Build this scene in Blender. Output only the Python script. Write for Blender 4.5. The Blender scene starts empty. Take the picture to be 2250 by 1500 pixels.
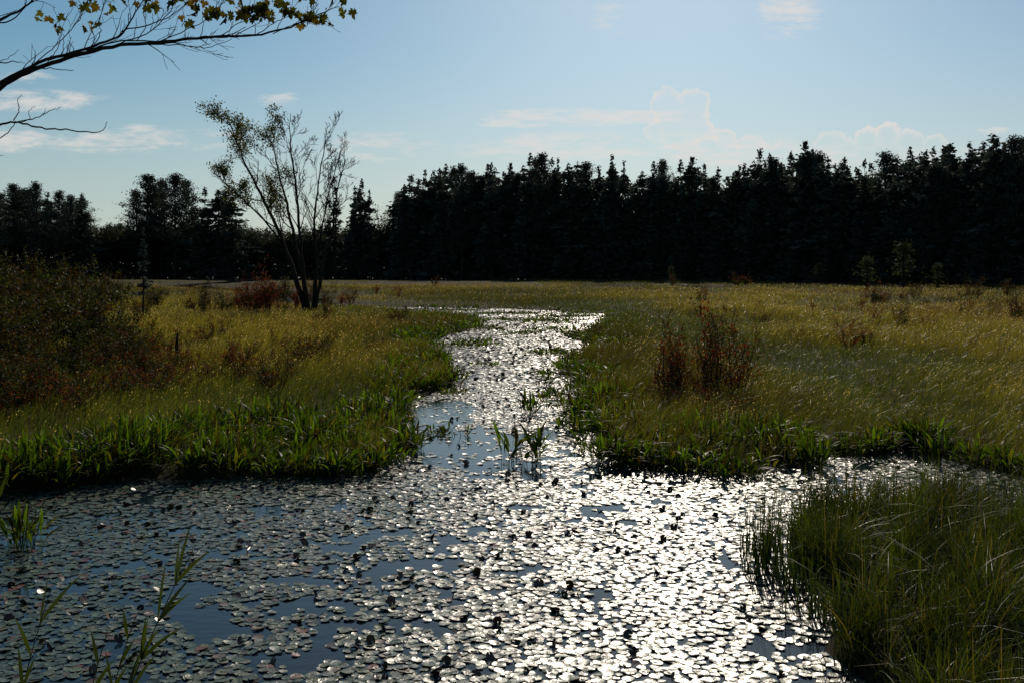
import bpy, math, random
import numpy as np
from mathutils import Vector, Matrix

R = np.random.RandomState(7)
random.seed(7)
scene = bpy.context.scene
COL = scene.collection
scene.view_settings.view_transform = 'Standard'
scene.view_settings.look = 'None'
scene.view_settings.exposure = 0

SUN_AZ = math.radians(9.0)
SUN_EL = math.radians(30)

# ------------------------------------------------------------------ helpers
class MB:
    def __init__(s):
        s.v=[]; s.l=[]; s.n=[]; s.c=[]; s.off=0
    def add(s, v, f, c=(1,1,1)):
        v=np.asarray(v,dtype=np.float32).reshape(-1,3); f=np.asarray(f,dtype=np.int32)
        c=np.asarray(c,dtype=np.float32)
        if c.ndim==1: c=np.broadcast_to(c,(len(v),3))
        s.v.append(v); s.l.append((f+s.off).ravel()); s.n.append(np.full(f.shape[0],f.shape[1],dtype=np.int32)); s.c.append(c)
        s.off+=len(v)
    def mesh(s, name, mat, smooth=False):
        me=bpy.data.meshes.new(name)
        v=np.concatenate(s.v); l=np.concatenate(s.l); n=np.concatenate(s.n); c=np.concatenate(s.c)
        me.vertices.add(len(v)); me.vertices.foreach_set('co',v.ravel())
        me.loops.add(len(l)); me.loops.foreach_set('vertex_index',l)
        me.polygons.add(len(n))
        st=np.concatenate([[0],np.cumsum(n)[:-1]]).astype(np.int32)
        me.polygons.foreach_set('loop_start',st); me.polygons.foreach_set('loop_total',n)
        me.update(calc_edges=True)
        a=me.color_attributes.new('Col','FLOAT_COLOR','POINT')
        a.data.foreach_set('color',np.concatenate([c,np.ones((len(c),1),np.float32)],1).ravel().astype(np.float32))
        if smooth: me.polygons.foreach_set('use_smooth',np.ones(len(n),dtype=bool))
        me.materials.append(mat)
        return me

def obj(name, data, parent=None, loc=None, **props):
    o=bpy.data.objects.new(name,data); COL.objects.link(o)
    if parent is not None: o.parent=parent
    if loc is not None: o.location=loc
    for k,v in props.items(): o[k]=v
    return o

def vnoise(x,y,seed=0):
    x=np.asarray(x,float); y=np.asarray(y,float)
    xi=np.floor(x).astype(np.int64); yi=np.floor(y).astype(np.int64)
    fx=x-xi; fy=y-yi; fx=fx*fx*(3-2*fx); fy=fy*fy*(3-2*fy)
    def h(a,b):
        n=(a*374761393+b*668265263+seed*974634777)&0xffffffff
        n=((n^(n>>13))*1274126177)&0xffffffff
        return ((n^(n>>16))&0xffff)/65535.0
    return (h(xi,yi)*(1-fx)+h(xi+1,yi)*fx)*(1-fy)+(h(xi,yi+1)*(1-fx)+h(xi+1,yi+1)*fx)*fy

def tube(mb, pts, rad, k=5, c=(1,1,1)):
    pts=np.asarray(pts,float); n=len(pts); rad=np.broadcast_to(np.asarray(rad,float),(n,))
    t=np.gradient(pts,axis=0); t/=np.linalg.norm(t,axis=1)[:,None]+1e-9
    ref=np.array([0.31,0.93,0.2]); 
    if abs(t[0]@ref)>0.9: ref=np.array([1.,0,0.1])
    u=np.cross(t,ref); u/=np.linalg.norm(u,axis=1)[:,None]+1e-9
    w=np.cross(t,u)
    a=np.linspace(0,2*np.pi,k,endpoint=False)
    v=pts[:,None]+rad[:,None,None]*(np.cos(a)[None,:,None]*u[:,None]+np.sin(a)[None,:,None]*w[:,None])
    i=np.arange(n-1)[:,None]*k; j=np.arange(k)[None]; j2=(j+1)%k
    f=np.stack([i+j,i+j2,i+k+j2,i+k+j],-1).reshape(-1,4)
    mb.add(v.reshape(-1,3),f,c)

def rand_unit(n,rng=R):
    v=rng.normal(size=(n,3)); return v/np.linalg.norm(v,axis=1)[:,None]

def leaves(mb, c, size, col, el=0.5, flat=0.0, rng=R, axis=None):
    n=len(c); u=rand_unit(n,rng)
    if axis is not None:
        u=u*0.5+axis; 
    u[:,2]*=(1-flat); u/=np.linalg.norm(u,axis=1)[:,None]+1e-9
    w=rand_unit(n,rng); w[:,2]*=(1-flat); w=w-(w*u).sum(1)[:,None]*u; w/=np.linalg.norm(w,axis=1)[:,None]+1e-9
    s=np.broadcast_to(np.asarray(size,float),(n,))[:,None]
    v=np.stack([c-u*s*.5, c+w*s*.5*el-u*s*.05, c+u*s*.5, c-w*s*.5*el-u*s*.05],1)
    f=np.arange(n*4).reshape(n,4)
    col=np.asarray(col,float)
    if col.ndim==1: col=np.broadcast_to(col,(n,3))
    mb.add(v.reshape(-1,3),f,np.repeat(col,4,0))

def blades(mb, x,y,z0,h,w,ldir,lean,yaw,prof,c0,c1,droop=0.0):
    n=len(x); L=len(prof); t=np.linspace(0,1,L)[None]; pr=np.asarray(prof)[None]
    h=h[:,None]; lean=lean[:,None]
    hor=h*lean*t**2
    zz=z0[:,None]+h*(t-0.35*np.minimum(lean,1.2)*t**2.5)-droop*h*t**4
    cx=x[:,None]+np.cos(ldir)[:,None]*hor; cy=y[:,None]+np.sin(ldir)[:,None]*hor
    hw=0.5*w[:,None]*pr
    dx=np.cos(yaw)[:,None]*hw; dy=np.sin(yaw)[:,None]*hw
    v=np.empty((n,L,2,3),np.float32)
    v[:,:,0,0]=cx-dx; v[:,:,0,1]=cy-dy; v[:,:,1,0]=cx+dx; v[:,:,1,1]=cy+dy; v[:,:,:,2]=zz[:,:,None]
    b=(np.arange(n)*L*2)[:,None]; i=(np.arange(L-1)*2)[None]
    f=np.stack([b+i,b+i+1,b+i+3,b+i+2],-1).reshape(-1,4)
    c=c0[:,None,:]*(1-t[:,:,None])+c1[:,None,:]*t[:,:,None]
    mb.add(v.reshape(-1,3),f,np.repeat(c.reshape(-1,3),2,0))
    return np.stack([cx[:,-1],cy[:,-1],zz[:,-1]],1)

# ------------------------------------------------------------------ materials
def leafmat(name, rough=0.5, trans=0.4, spec=0.4, tint=(1.5,1.6,0.7), scale=3.0):
    m=bpy.data.materials.new(name); m.use_nodes=True; nt=m.node_tree; N=nt.nodes; N.clear(); Lk=nt.links
    out=N.new('ShaderNodeOutputMaterial'); at=N.new('ShaderNodeAttribute'); at.attribute_name='Col'
    tc=N.new('ShaderNodeNewGeometry'); no=N.new('ShaderNodeTexNoise'); no.inputs['Scale'].default_value=scale
    Lk.new(tc.outputs['Position'],no.inputs['Vector'])
    mr=N.new('ShaderNodeMapRange'); mr.inputs['From Min'].default_value=.3; mr.inputs['From Max'].default_value=.7; mr.inputs['To Min'].default_value=.65; mr.inputs['To Max'].default_value=1.3
    Lk.new(no.outputs['Fac'],mr.inputs['Value'])
    vm=N.new('ShaderNodeVectorMath'); vm.operation='SCALE'; Lk.new(at.outputs['Color'],vm.inputs[0]); Lk.new(mr.outputs[0],vm.inputs['Scale'])
    p=N.new('ShaderNodeBsdfPrincipled'); p.inputs['Roughness'].default_value=rough; p.inputs['Specular IOR Level'].default_value=spec
    Lk.new(vm.outputs[0],p.inputs['Base Color'])
    if trans>0:
        t=N.new('ShaderNodeBsdfTranslucent'); v2=N.new('ShaderNodeVectorMath'); v2.operation='MULTIPLY'; v2.inputs[1].default_value=tint
        Lk.new(vm.outputs[0],v2.inputs[0]); Lk.new(v2.outputs[0],t.inputs['Color'])
        mx=N.new('ShaderNodeMixShader'); mx.inputs[0].default_value=trans
        Lk.new(p.outputs[0],mx.inputs[1]); Lk.new(t.outputs[0],mx.inputs[2]); Lk.new(mx.outputs[0],out.inputs[0])
    else: Lk.new(p.outputs[0],out.inputs[0])
    return m

def simplemat(name, c1, c2, scale, rough, bump=0.0, spec=0.3):
    m=bpy.data.materials.new(name); m.use_nodes=True; nt=m.node_tree; N=nt.nodes; Lk=nt.links
    p=N['Principled BSDF']; g=N.new('ShaderNodeNewGeometry'); no=N.new('ShaderNodeTexNoise'); no.inputs['Scale'].default_value=scale; no.inputs['Detail'].default_value=6
    Lk.new(g.outputs['Position'],no.inputs['Vector'])
    r=N.new('ShaderNodeValToRGB'); r.color_ramp.elements[0].position=.3; r.color_ramp.elements[1].position=.7
    r.color_ramp.elements[0].color=(*c1,1); r.color_ramp.elements[1].color=(*c2,1)
    Lk.new(no.outputs['Fac'],r.inputs[0]); Lk.new(r.outputs[0],p.inputs['Base Color'])
    p.inputs['Roughness'].default_value=rough; p.inputs['Specular IOR Level'].default_value=spec
    if bump:
        b=N.new('ShaderNodeBump'); b.inputs['Strength'].default_value=bump; b.inputs['Distance'].default_value=.02
        Lk.new(no.outputs['Fac'],b.inputs['Height']); Lk.new(b.outputs[0],p.inputs['Normal'])
    return m

M_ground=simplemat('marsh_soil',(0.02,0.014,0.008),(0.045,0.036,0.016),1.5,0.95,0.5,0.05)
M_bark=simplemat('bark',(0.012,0.010,0.008),(0.034,0.027,0.021),9,0.95,0.5,0.03)
M_conifer=leafmat('conifer_needles',0.8,0.25,0.12,(1.1,1.1,.85),0.3)
M_decid=leafmat('broad_leaves',0.8,0.25,0.1,(1.2,1.2,.75),0.5)
M_grass=leafmat('sedge_blades',0.42,0.46,0.35,(1.5,1.4,0.4),1.2)
M_bank=leafmat('bank_sedge_blades',0.42,0.36,0.3,(1.5,1.5,0.3),1.6)
M_seed=leafmat('sedge_seed_heads',0.5,0.5,0.5,(1.5,1.3,.75),1.2)
M_pick=leafmat('aquatic_leaves',0.5,0.5,0.14,(1.5,1.7,0.28),3)
M_shrub=leafmat('shrub_leaves',0.65,0.40,0.12,(1.6,1.2,.45),2)
M_maple=leafmat('maple_leaves',0.6,0.5,0.12,(1.3,1.2,.35),20)

def water_mat():
    m=bpy.data.materials.new('pond_water'); m.use_nodes=True; nt=m.node_tree; N=nt.nodes; Lk=nt.links
    p=N['Principled BSDF']; p.inputs['Base Color'].default_value=(0.008,0.016,0.024,1); p.inputs['Roughness'].default_value=0.05; p.inputs['IOR'].default_value=1.33
    g=N.new('ShaderNodeNewGeometry'); mp=N.new('ShaderNodeMapping'); mp.inputs['Scale'].default_value=(2.5,5,1)
    no=N.new('ShaderNodeTexNoise'); no.inputs['Scale'].default_value=2; no.inputs['Detail'].default_value=3
    b=N.new('ShaderNodeBump'); b.inputs['Strength'].default_value=.10; b.inputs['Distance'].default_value=.03
    Lk.new(g.outputs['Position'],mp.inputs['Vector']); Lk.new(mp.outputs[0],no.inputs['Vector']); Lk.new(no.outputs['Fac'],b.inputs['Height']); Lk.new(b.outputs[0],p.inputs['Normal'])
    return m
M_water=water_mat()

def pad_mat():
    m=bpy.data.materials.new('lily_pad_skin'); m.use_nodes=True; nt=m.node_tree; N=nt.nodes; Lk=nt.links
    p=N['Principled BSDF']; at=N.new('ShaderNodeAttribute'); at.attribute_name='Col'
    g=N.new('ShaderNodeNewGeometry'); no=N.new('ShaderNodeTexNoise'); no.inputs['Scale'].default_value=34; no.inputs['Detail'].default_value=4
    Lk.new(g.outputs['Position'],no.inputs['Vector'])
    mr=N.new('ShaderNodeMapRange'); mr.inputs['From Min'].default_value=.3; mr.inputs['From Max'].default_value=.7; mr.inputs['To Min'].default_value=.55; mr.inputs['To Max'].default_value=1.3
    Lk.new(no.outputs['Fac'],mr.inputs['Value'])
    vm=N.new('ShaderNodeVectorMath'); vm.operation='SCALE'; Lk.new(at.outputs['Color'],vm.inputs[0]); Lk.new(mr.outputs[0],vm.inputs['Scale'])
    Lk.new(vm.outputs[0],p.inputs['Base Color'])
    p.inputs['Specular IOR Level'].default_value=.36
    r2=N.new('ShaderNodeMapRange'); r2.inputs['To Min'].default_value=.24; r2.inputs['To Max'].default_value=.50
    Lk.new(no.outputs['Fac'],r2.inputs['Value']); Lk.new(r2.outputs[0],p.inputs['Roughness'])
    b=N.new('ShaderNodeBump'); b.inputs['Strength'].default_value=.45; b.inputs['Distance'].default_value=.008
    Lk.new(no.outputs['Fac'],b.inputs['Height']); Lk.new(b.outputs[0],p.inputs['Normal'])
    return m
M_pad=pad_mat()

# ------------------------------------------------------------------ water shape (plan, metres)
POND=np.array([(-30,11.3),(-12,12.1),(-8.2,12.6),(-6.75,13.1),(-5.7,14.1),(-3.8,14.5),(-2.9,14.3),(-2.1,14.9),(-1.75,16.2),
 (-2.2,19.0),(-2.5,21.9),(-1.7,25.2),(-2.6,32),(-3.7,41),(-2.0,52),(-2.9,62),(-8,70),(-9,77),(-2.5,75),(3,70),(6.3,65),
 (4.4,50),(2.3,43.5),(3.6,37.5),(1.4,31),(1.8,26),(1.4,21),(1.5,17.7),(1.6,15.3),(2.6,15.0),(3.5,14.5),(4.2,14.9),(4.8,16.0),
 (6.6,16.0),(7.0,14.8),(8.2,13.9),(14,13.5),(30,13),(30,11.5),(9,11.9),(6,12.1),(4.0,11.9),(3.3,11.2),(3.0,9.8),(2.75,8.6),(2.55,7.8),
 (2.5,7.0),(2.7,5),(3.2,2.2),(-4.2,2.2),(-4.4,6),(-5.0,8.3),(-8,9.3),(-30,9.8)],float)
LAKE=np.array([(-150,250),(-100,262),(-70,236),(-40,244),(-10,238),(4,262),(4,330),(-60,350),(-160,340)],float)
STREAM=np.array([(-8,74),(-17,84),(-21,97),(-26,112),(-30,130),(-45,150),(-58,175),(-60,205),(-64,240)],float)

def segdist(x,y,P,closed=True):
    d=np.full(x.shape,1e9)
    n=len(P)
    for i in range(n if closed else n-1):
        a=P[i]; b=P[(i+1)%n]; ab=b-a; L2=ab@ab
        t=np.clip(((x-a[0])*ab[0]+(y-a[1])*ab[1])/L2,0,1)
        d=np.minimum(d,(x-a[0]-t*ab[0])**2+(y-a[1]-t*ab[1])**2)
    return np.sqrt(d)
def inside(x,y,P):
    r=np.zeros(x.shape,bool); n=len(P)
    for i in range(n):
        a=P[i]; b=P[(i+1)%n]
        if a[1]==b[1]: continue
        c=((a[1]>y)!=(b[1]>y))&(x<(b[0]-a[0])*(y-a[1])/(b[1]-a[1])+a[0])
        r^=c
    return r
def shore(x,y):
    """signed distance to water: negative in water"""
    x=np.asarray(x,float); y=np.asarray(y,float)
    d1=segdist(x,y,POND); d1=np.where(inside(x,y,POND),-d1,d1)
    d2=segdist(x,y,LAKE); d2=np.where(inside(x,y,LAKE),-d2,d2)
    d3=segdist(x,y,STREAM,False)-2.6
    d=np.minimum(np.minimum(d1,d2),d3)
    sc=np.clip(y/25,0.6,3)
    return d+sc*0.66*(vnoise(x/ (0.9*sc)+5,y/(1.3*sc),3)-.5)+0.30*(vnoise(x*3,y*2,9)-.5)

# ------------------------------------------------------------------ terrain
def warp(n,lo,hi,k):
    t=np.linspace(-1,1,n); s=np.sinh(k*t)/np.sinh(k); return s*hi
gx=warp(381,0,3000,8.5)
gy=np.concatenate([np.linspace(-40,4,30),4+np.geomspace(.15,4000,460)])
X,Y=np.meshgrid(gx,gy); xf=X.ravel(); yf=Y.ravel()
sd=shore(xf,yf)
gz=np.clip(sd*0.35,-0.6,0.10)+np.where(sd>0.3,0.05*(vnoise(xf*1.3,yf*1.3,2)-.5),0)
nx=len(gx); ny=len(gy)
i=np.arange(ny-1)[:,None]*nx+np.arange(nx-1)[None]
f=np.stack([i,i+1,i+nx+1,i+nx],-1).reshape(-1,4)
mb=MB(); mb.add(np.stack([xf,yf,gz],1),f)
obj('ground',mb.mesh('ground',M_ground,True),kind='structure',label='dark peaty marsh ground around the winding pond channel',category='ground')
mb=MB(); mb.add([(-400,-40,0),(400,-40,0),(400,420,0),(-400,420,0)],[(0,1,2,3)])
obj('water',mb.mesh('water',M_water),kind='structure',label='still dark pond water reflecting blue sky',category='water')

# ------------------------------------------------------------------ lily pads
def pad_template(n,notch=True,rng=R,curl=0.0):
    a=np.linspace(0.12,2*np.pi-0.12,n)
    rr=1+0.07*np.sin(a*2+rng.rand()*6)+0.04*np.sin(a*5+rng.rand()*6)
    inner=np.stack([.62*rr*np.cos(a),.62*rr*np.sin(a),0.0*a-0.005],1)
    outer=np.stack([rr*np.cos(a),rr*np.sin(a),0.02+0.06*np.sin(a*2+rng.rand()*6)+0.03*np.sin(a*3+rng.rand()*6)],1)
    v=np.concatenate([[(0.08,0,-0.01)],inner,outer])
    tri=np.array([(0,1+i,2+i) for i in range(n-1)]); q=np.array([(1+i,1+n+i,2+n+i,2+i) for i in range(n-1)])
    return v,tri,q
def hexpts(x0,x1,y0,y1,s):
    ys=np.arange(y0,y1,s*.866); xs=np.arange(x0,x1,s)
    XX,YY=np.meshgrid(xs,ys); XX=XX+(np.arange(len(ys))%2)[:,None]*s/2
    return XX.ravel(),YY.ravel()
ax_,ay_=hexpts(-11,11,5.5,26,.080); bx_,by_=hexpts(-11,11,26,77,.15)
hx=np.concatenate([ax_,bx_]); hy=np.concatenate([ay_,by_])
k=np.abs(hx)<0.54*hy+1.2; hx=hx[k]; hy=hy[k]
jit=np.where(hy<26,.024,.045); hx=hx+R.normal(0,1,len(hx))*jit; hy=hy+R.normal(0,1,len(hy))*jit
sd=shore(hx,hy)
n1=vnoise(hx*1.3,hy*.9,11); n2=vnoise(hx*3.2,hy*2.8,12); n3=vnoise(hx*.35,hy*.3,14); n4=vnoise(hx*6.5,hy*5.5,15)
gap=n1*.28+n2*.33+n3*.10+n4*.36
keep=(sd<-0.02)&(gap>0.345+0.09*R.rand(len(hx)))
def ell(x0,y0,a,b): return ((hx-x0)/a)**2+((hy-y0)/b)**2+1.3*(n2-.5)
openw=(ell(-0.85,16.9,.9,1.9)<1)|(ell(-1.5,20.5,.7,2.4)<1)|(ell(-0.4,15.2,.9,.55)<1)|(ell(-1.1,8.4,.5,.12)<1)|(ell(-1.7,7.7,.5,.12)<1)|(ell(.1,12.5,.4,.15)<1)|(ell(-2.2,9.6,.4,.12)<1)
keep&=~(openw&(R.rand(len(hx))>.12))
hx=hx[keep]; hy=hy[keep]; n=len(hx)
print('pads',n)
rad=(0.028+0.026*R.rand(n)**.9)*np.where(hy>26,1.65,1)
rot=R.rand(n)*6.28
tilt=np.abs(R.normal(0,.07,n)); up=R.rand(n)<.036; tilt[up]=R.uniform(.3,1.4,up.sum())
rad=np.where(up,rad*.85,rad)
tdir=R.rand(n)*6.28
zz=0.004+R.rand(n)*.008
kindp=R.rand(n)
def padcol(k):
    if k<.70: c=np.array([.048,.075,.05])
    elif k<.92: c=np.array([.08,.095,.05])
    elif k<.975: c=np.array([.09,.05,.022])
    else: c=np.array([.11,.028,.014])
    return c
vis=(np.abs(hx)<0.515*hy)&(hy>7.15)
order=np.where(vis)[0]; order=order[np.argsort(hy[order])][:300]
isind=np.zeros(n,bool); isind[order]=True
templates=[pad_template(16) for _ in range(10)]
far_t=[pad_template(10) for _ in range(10)]
def rotmat(rz,tl,td):
    c,s=np.cos(rz),np.sin(rz); Rz=np.stack([np.stack([c,-s,0*c],-1),np.stack([s,c,0*c],-1),np.stack([0*c,0*c,1+0*c],-1)],-2)
    ax=np.cos(td); ay=np.sin(td); C=np.cos(tl); S=np.sin(tl); o=1-C
    Rt=np.stack([np.stack([C+ax*ax*o,ax*ay*o,ay*S],-1),np.stack([ax*ay*o,C+ay*ay*o,-ax*S],-1),np.stack([-ay*S,ax*S,C],-1)],-2)
    return Rt@Rz
RM=rotmat(rot,tilt,tdir)
mb=MB(); tid=R.randint(0,10,n)
colr=np.array([padcol(k) for k in kindp])*R.uniform(.6,1.35,(n,1))
colr[up]=np.array([.06,.03,.016])*R.uniform(.3,1.6,(up.sum(),1))
zc=zz+np.where(up,rad*np.sin(tilt)*.6,rad*np.sin(tilt)*.5)
for t in range(10):
    for far in (0,1):
        sel=np.where((tid==t)&(~isind)&((hy>14) if far else (hy<=14)))[0]
        if not len(sel): continue
        v,tri,q=templates[t] if not far else far_t[t]
        P=np.einsum('nij,kj->nki',RM[sel],v)*rad[sel][:,None,None]
        P+=np.stack([hx[sel],hy[sel],zc[sel]],-1)[:,None]
        m=len(v); off=(np.arange(len(sel))*m)[:,None,None]
        base=mb.off
        mb.add(P.reshape(-1,3),(tri[None]+off).reshape(-1,3),np.repeat(colr[sel],m,0))
        mb.l.append((q[None]+off).reshape(-1).astype(np.int32)+base); mb.n.append(np.full(len(sel)*len(q),4,np.int32))
obj('lily_pads',mb.mesh('lily_pads',M_pad,True),kind='stuff',label='dense carpet of small round floating lily pads',category='lily pads')
pm=[]
for t in range(10):
    for kk,cc in enumerate([(.048,.075,.05),(.08,.095,.05),(.038,.06,.042),(.08,.035,.018)]):
        v,tri,q=templates[t]; b=MB(); b.add(v,tri,cc); b.l.append(q.ravel().astype(np.int32)); b.n.append(np.full(len(q),4,np.int32))
        pm.append(b.mesh('lily_pad',M_pad,True))
for idx in order:
    kk=3 if up[idx] else R.choice([0,1,2,3],p=[.4,.3,.26,.04])
    o=obj('lily_pad',pm[tid[idx]*4+kk],loc=(hx[idx],hy[idx],zc[idx]))
    o.rotation_euler=Matrix(RM[idx].tolist()).to_euler(); o.scale=(rad[idx],)*3
    o['category']='lily pad'; o['group']='lily pads floating on the pond'
    o['label']='curled reddish-brown lily pad standing out of the water' if up[idx] else ('reddish-brown lily pad floating on the water' if kk==3 else 'small round green lily pad floating on still water')

# ------------------------------------------------------------------ meadow sedge
GP=[1,.95,.75,.45,.06]
def polar(N,r0,r1,p=2.0,half=.60):
    u=R.rand(N)
    if p==2: r=r0*(r1/r0)**u
    else:
        e=2-p; r=(r0**e+u*(r1**e-r0**e))**(1/e)
    a=R.uniform(-half,half,N); return r*np.tan(a)*np.cos(a)*1.0, r*np.cos(a)
x,y=polar(410000,13.5,330)
sd=shore(x,y); nn=vnoise(x*.12,y*.06,21); nm=vnoise(x*.6,y*.35,22); nf=vnoise(x*.05,y*.026,23); nq=vnoise(x*.25,y*.10,24)
k=(sd>0.05)&(R.rand(len(x))<np.clip((sd+.5)/2.0,.4,1))
x=x[k];y=y[k];sd=sd[k];nn=nn[k];nm=nm[k];nf=nf[k];nq=nq[k]; n=len(x)
h=(0.34+.34*nm+.20*R.rand(n))*np.clip(.75+sd*.12,.7,1.0)*(0.5+.95*nq)
h*=np.where(y>150,.75,1)
dl=segdist(x,y,np.concatenate([STREAM]),False)
h*=np.where((y>74)&(dl<9),.55,1)
h*=np.where((y>170)&(x<5)&(x>-110),.55,1)
w=(.006+.004*R.rand(n))*(np.maximum(y,14)/14)**.62
ld=R.normal(0.15,.8,n); lean=np.clip(R.normal(.5,.25,n),.05,1.1)
yaw=R.normal(0,.7,n)
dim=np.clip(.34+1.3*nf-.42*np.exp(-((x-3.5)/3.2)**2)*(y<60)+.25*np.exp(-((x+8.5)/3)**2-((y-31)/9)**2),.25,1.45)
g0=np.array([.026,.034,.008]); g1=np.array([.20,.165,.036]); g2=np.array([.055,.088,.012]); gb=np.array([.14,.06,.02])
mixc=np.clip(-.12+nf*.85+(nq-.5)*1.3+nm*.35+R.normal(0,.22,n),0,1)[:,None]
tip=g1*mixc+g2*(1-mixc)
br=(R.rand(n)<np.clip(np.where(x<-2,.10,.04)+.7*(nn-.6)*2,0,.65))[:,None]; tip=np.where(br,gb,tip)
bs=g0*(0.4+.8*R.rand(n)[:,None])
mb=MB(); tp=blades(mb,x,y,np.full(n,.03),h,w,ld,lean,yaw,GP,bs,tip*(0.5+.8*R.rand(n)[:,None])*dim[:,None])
sel=(y<150)&(R.rand(n)<.26*np.clip(mixc[:,0]*1.8-.2,0.05,1)*np.where(sd>1.5,1,0.1)*np.clip(dim,0,1.2))
tp=tp[sel]; ss=.018*(np.maximum(tp[:,1],18)/18)**.68*R.uniform(.6,1.4,len(tp))
obj('sedge_meadow',mb.mesh('sedge_meadow',M_grass),kind='stuff',label='golden olive sedge meadow covering the open marsh',category='grass')
mb=MB(); leaves(mb,tp,ss*2,np.array([.38,.30,.14])*R.uniform(.4,1.5,(len(tp),1)),.32,0,R,np.tile([.5,0,.7],(len(tp),1)))
obj('sedge_seed_heads',mb.mesh('sedge_seed_heads',M_seed),kind='stuff',label='pale backlit seed heads sparkling over the sedge',category='seed heads')

# near tall sedge bank in tussocks
cx=R.uniform(2.35,9.8,900); cy=R.uniform(3,12.4,900)
xa=R.uniform(-9,-4.1,130); ya=R.uniform(5.5,10,130); cx=np.concatenate([cx,xa]); cy=np.concatenate([cy,ya])
cs=shore(cx,cy); k=cs>-.05; cx=cx[k]; cy=cy[k]; cs=cs[k]
nb_=R.randint(35,90,len(cx)); H_=R.uniform(.6,1.22,len(cx))*np.clip(.8+cs*.2,.7,1)*np.where(cx<0,.6,1)*(.78+.46*vnoise(cx*.8,cy*.8,33)); tone=R.uniform(.3,1.3,len(cx))
id_=np.repeat(np.arange(len(cx)),nb_); n=len(id_)
a=R.rand(n)*6.28; rr=np.abs(R.normal(0,.10,n)); x=cx[id_]+np.cos(a)*rr; y=cy[id_]+np.sin(a)*rr
h=H_[id_]*R.uniform(.4,1.05,n); w=.006+.009*R.rand(n)
ld=a+R.normal(.0,.7,n); lean=np.clip(R.normal(.42,.32,n),.02,1.5); yaw=R.uniform(-1.2,1.2,n)
ld=np.where(R.rand(n)<.35,R.normal(.2,.6,n),ld)
tip=np.array([.072,.098,.013])*(tone[id_]*R.uniform(.4,1.4,n))[:,None]; s_=R.rand(n)<.12; tip[s_]=np.array([.22,.16,.045])*R.uniform(.5,1.1,(s_.sum(),1))
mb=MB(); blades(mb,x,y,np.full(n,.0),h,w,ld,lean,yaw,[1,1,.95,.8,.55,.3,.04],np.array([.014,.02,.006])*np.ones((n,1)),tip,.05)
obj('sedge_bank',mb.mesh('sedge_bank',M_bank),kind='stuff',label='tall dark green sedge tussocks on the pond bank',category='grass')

# ------------------------------------------------------------------ pickerelweed
PP=[.16,.14,.13,.14,.75,1.0,.85,.5,.05]
def pick(mb,px,py,z,nl,hm,wm,spread=.12,rng=R):
    tot=len(px)*nl; x=np.repeat(px,nl); y=np.repeat(py,nl); hm=np.repeat(hm,nl)
    a=rng.rand(tot)*6.28; x=x+np.cos(a)*spread*rng.rand(tot); y=y+np.sin(a)*spread*rng.rand(tot)
    h=hm*rng.uniform(.35,1.12,tot); w=wm*rng.uniform(.5,1.35,tot)*(np.maximum(y,14)/14)**.35
    lean=np.clip(rng.normal(.5,.35,tot),.02,1.5)
    yaw=np.where(rng.rand(tot)<.5,rng.normal(0,.6,tot),a+1.57+rng.normal(0,.9,tot))
    tone=np.repeat(rng.uniform(.25,1.4,len(px)),nl)
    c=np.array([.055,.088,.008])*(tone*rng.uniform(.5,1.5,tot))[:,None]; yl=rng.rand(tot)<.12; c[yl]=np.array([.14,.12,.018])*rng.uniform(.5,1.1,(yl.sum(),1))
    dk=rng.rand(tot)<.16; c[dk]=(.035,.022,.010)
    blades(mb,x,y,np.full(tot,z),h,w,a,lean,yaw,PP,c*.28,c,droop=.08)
x,y=polar(90000,11.3,80,1.9,.62)
sd=shore(x,y); zone=np.where(y<19,np.where(x<0,3.6,2.8),np.where(y<40,1.7,3.0))*(.12+1.5*vnoise(x*.6,y*.4,41)**1.3)
k=(sd>-.3)&(sd<zone)&(y>11.9)&((y>12.9)|(x<0)); x=x[k];y=y[k];sd=sd[k];zone=zone[k]
m=(vnoise(x*1.4,y*1.0,42)*.7+.3*vnoise(x*4,y*4,43)>.33)&((sd>-.02)|(R.rand(len(x))<.4))&(R.rand(len(x))<1.15-.65*np.clip(sd/zone,0,1)); x=x[m];y=y[m]
print('pick candidates',len(x))
if len(x)>6200: x=x[:6200];y=y[:6200]
hn=vnoise(x*.9,y*.6,44)
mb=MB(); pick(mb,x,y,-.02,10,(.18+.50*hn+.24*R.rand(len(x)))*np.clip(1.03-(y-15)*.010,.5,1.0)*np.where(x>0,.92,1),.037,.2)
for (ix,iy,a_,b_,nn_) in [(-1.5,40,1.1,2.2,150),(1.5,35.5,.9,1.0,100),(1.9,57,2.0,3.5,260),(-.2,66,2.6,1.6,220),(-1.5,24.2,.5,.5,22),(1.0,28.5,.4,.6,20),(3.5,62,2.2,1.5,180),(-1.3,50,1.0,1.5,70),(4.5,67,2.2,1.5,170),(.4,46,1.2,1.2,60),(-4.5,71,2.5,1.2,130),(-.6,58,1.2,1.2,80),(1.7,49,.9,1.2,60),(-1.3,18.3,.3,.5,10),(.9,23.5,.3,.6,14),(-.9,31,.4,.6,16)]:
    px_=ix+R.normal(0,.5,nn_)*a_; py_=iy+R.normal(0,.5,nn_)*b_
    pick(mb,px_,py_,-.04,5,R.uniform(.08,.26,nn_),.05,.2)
obj('pickerelweed_bed',mb.mesh('pickerelweed_bed',M_pick),kind='stuff',label='backlit green pickerelweed crowding the muddy water edge',category='water plants')
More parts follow.
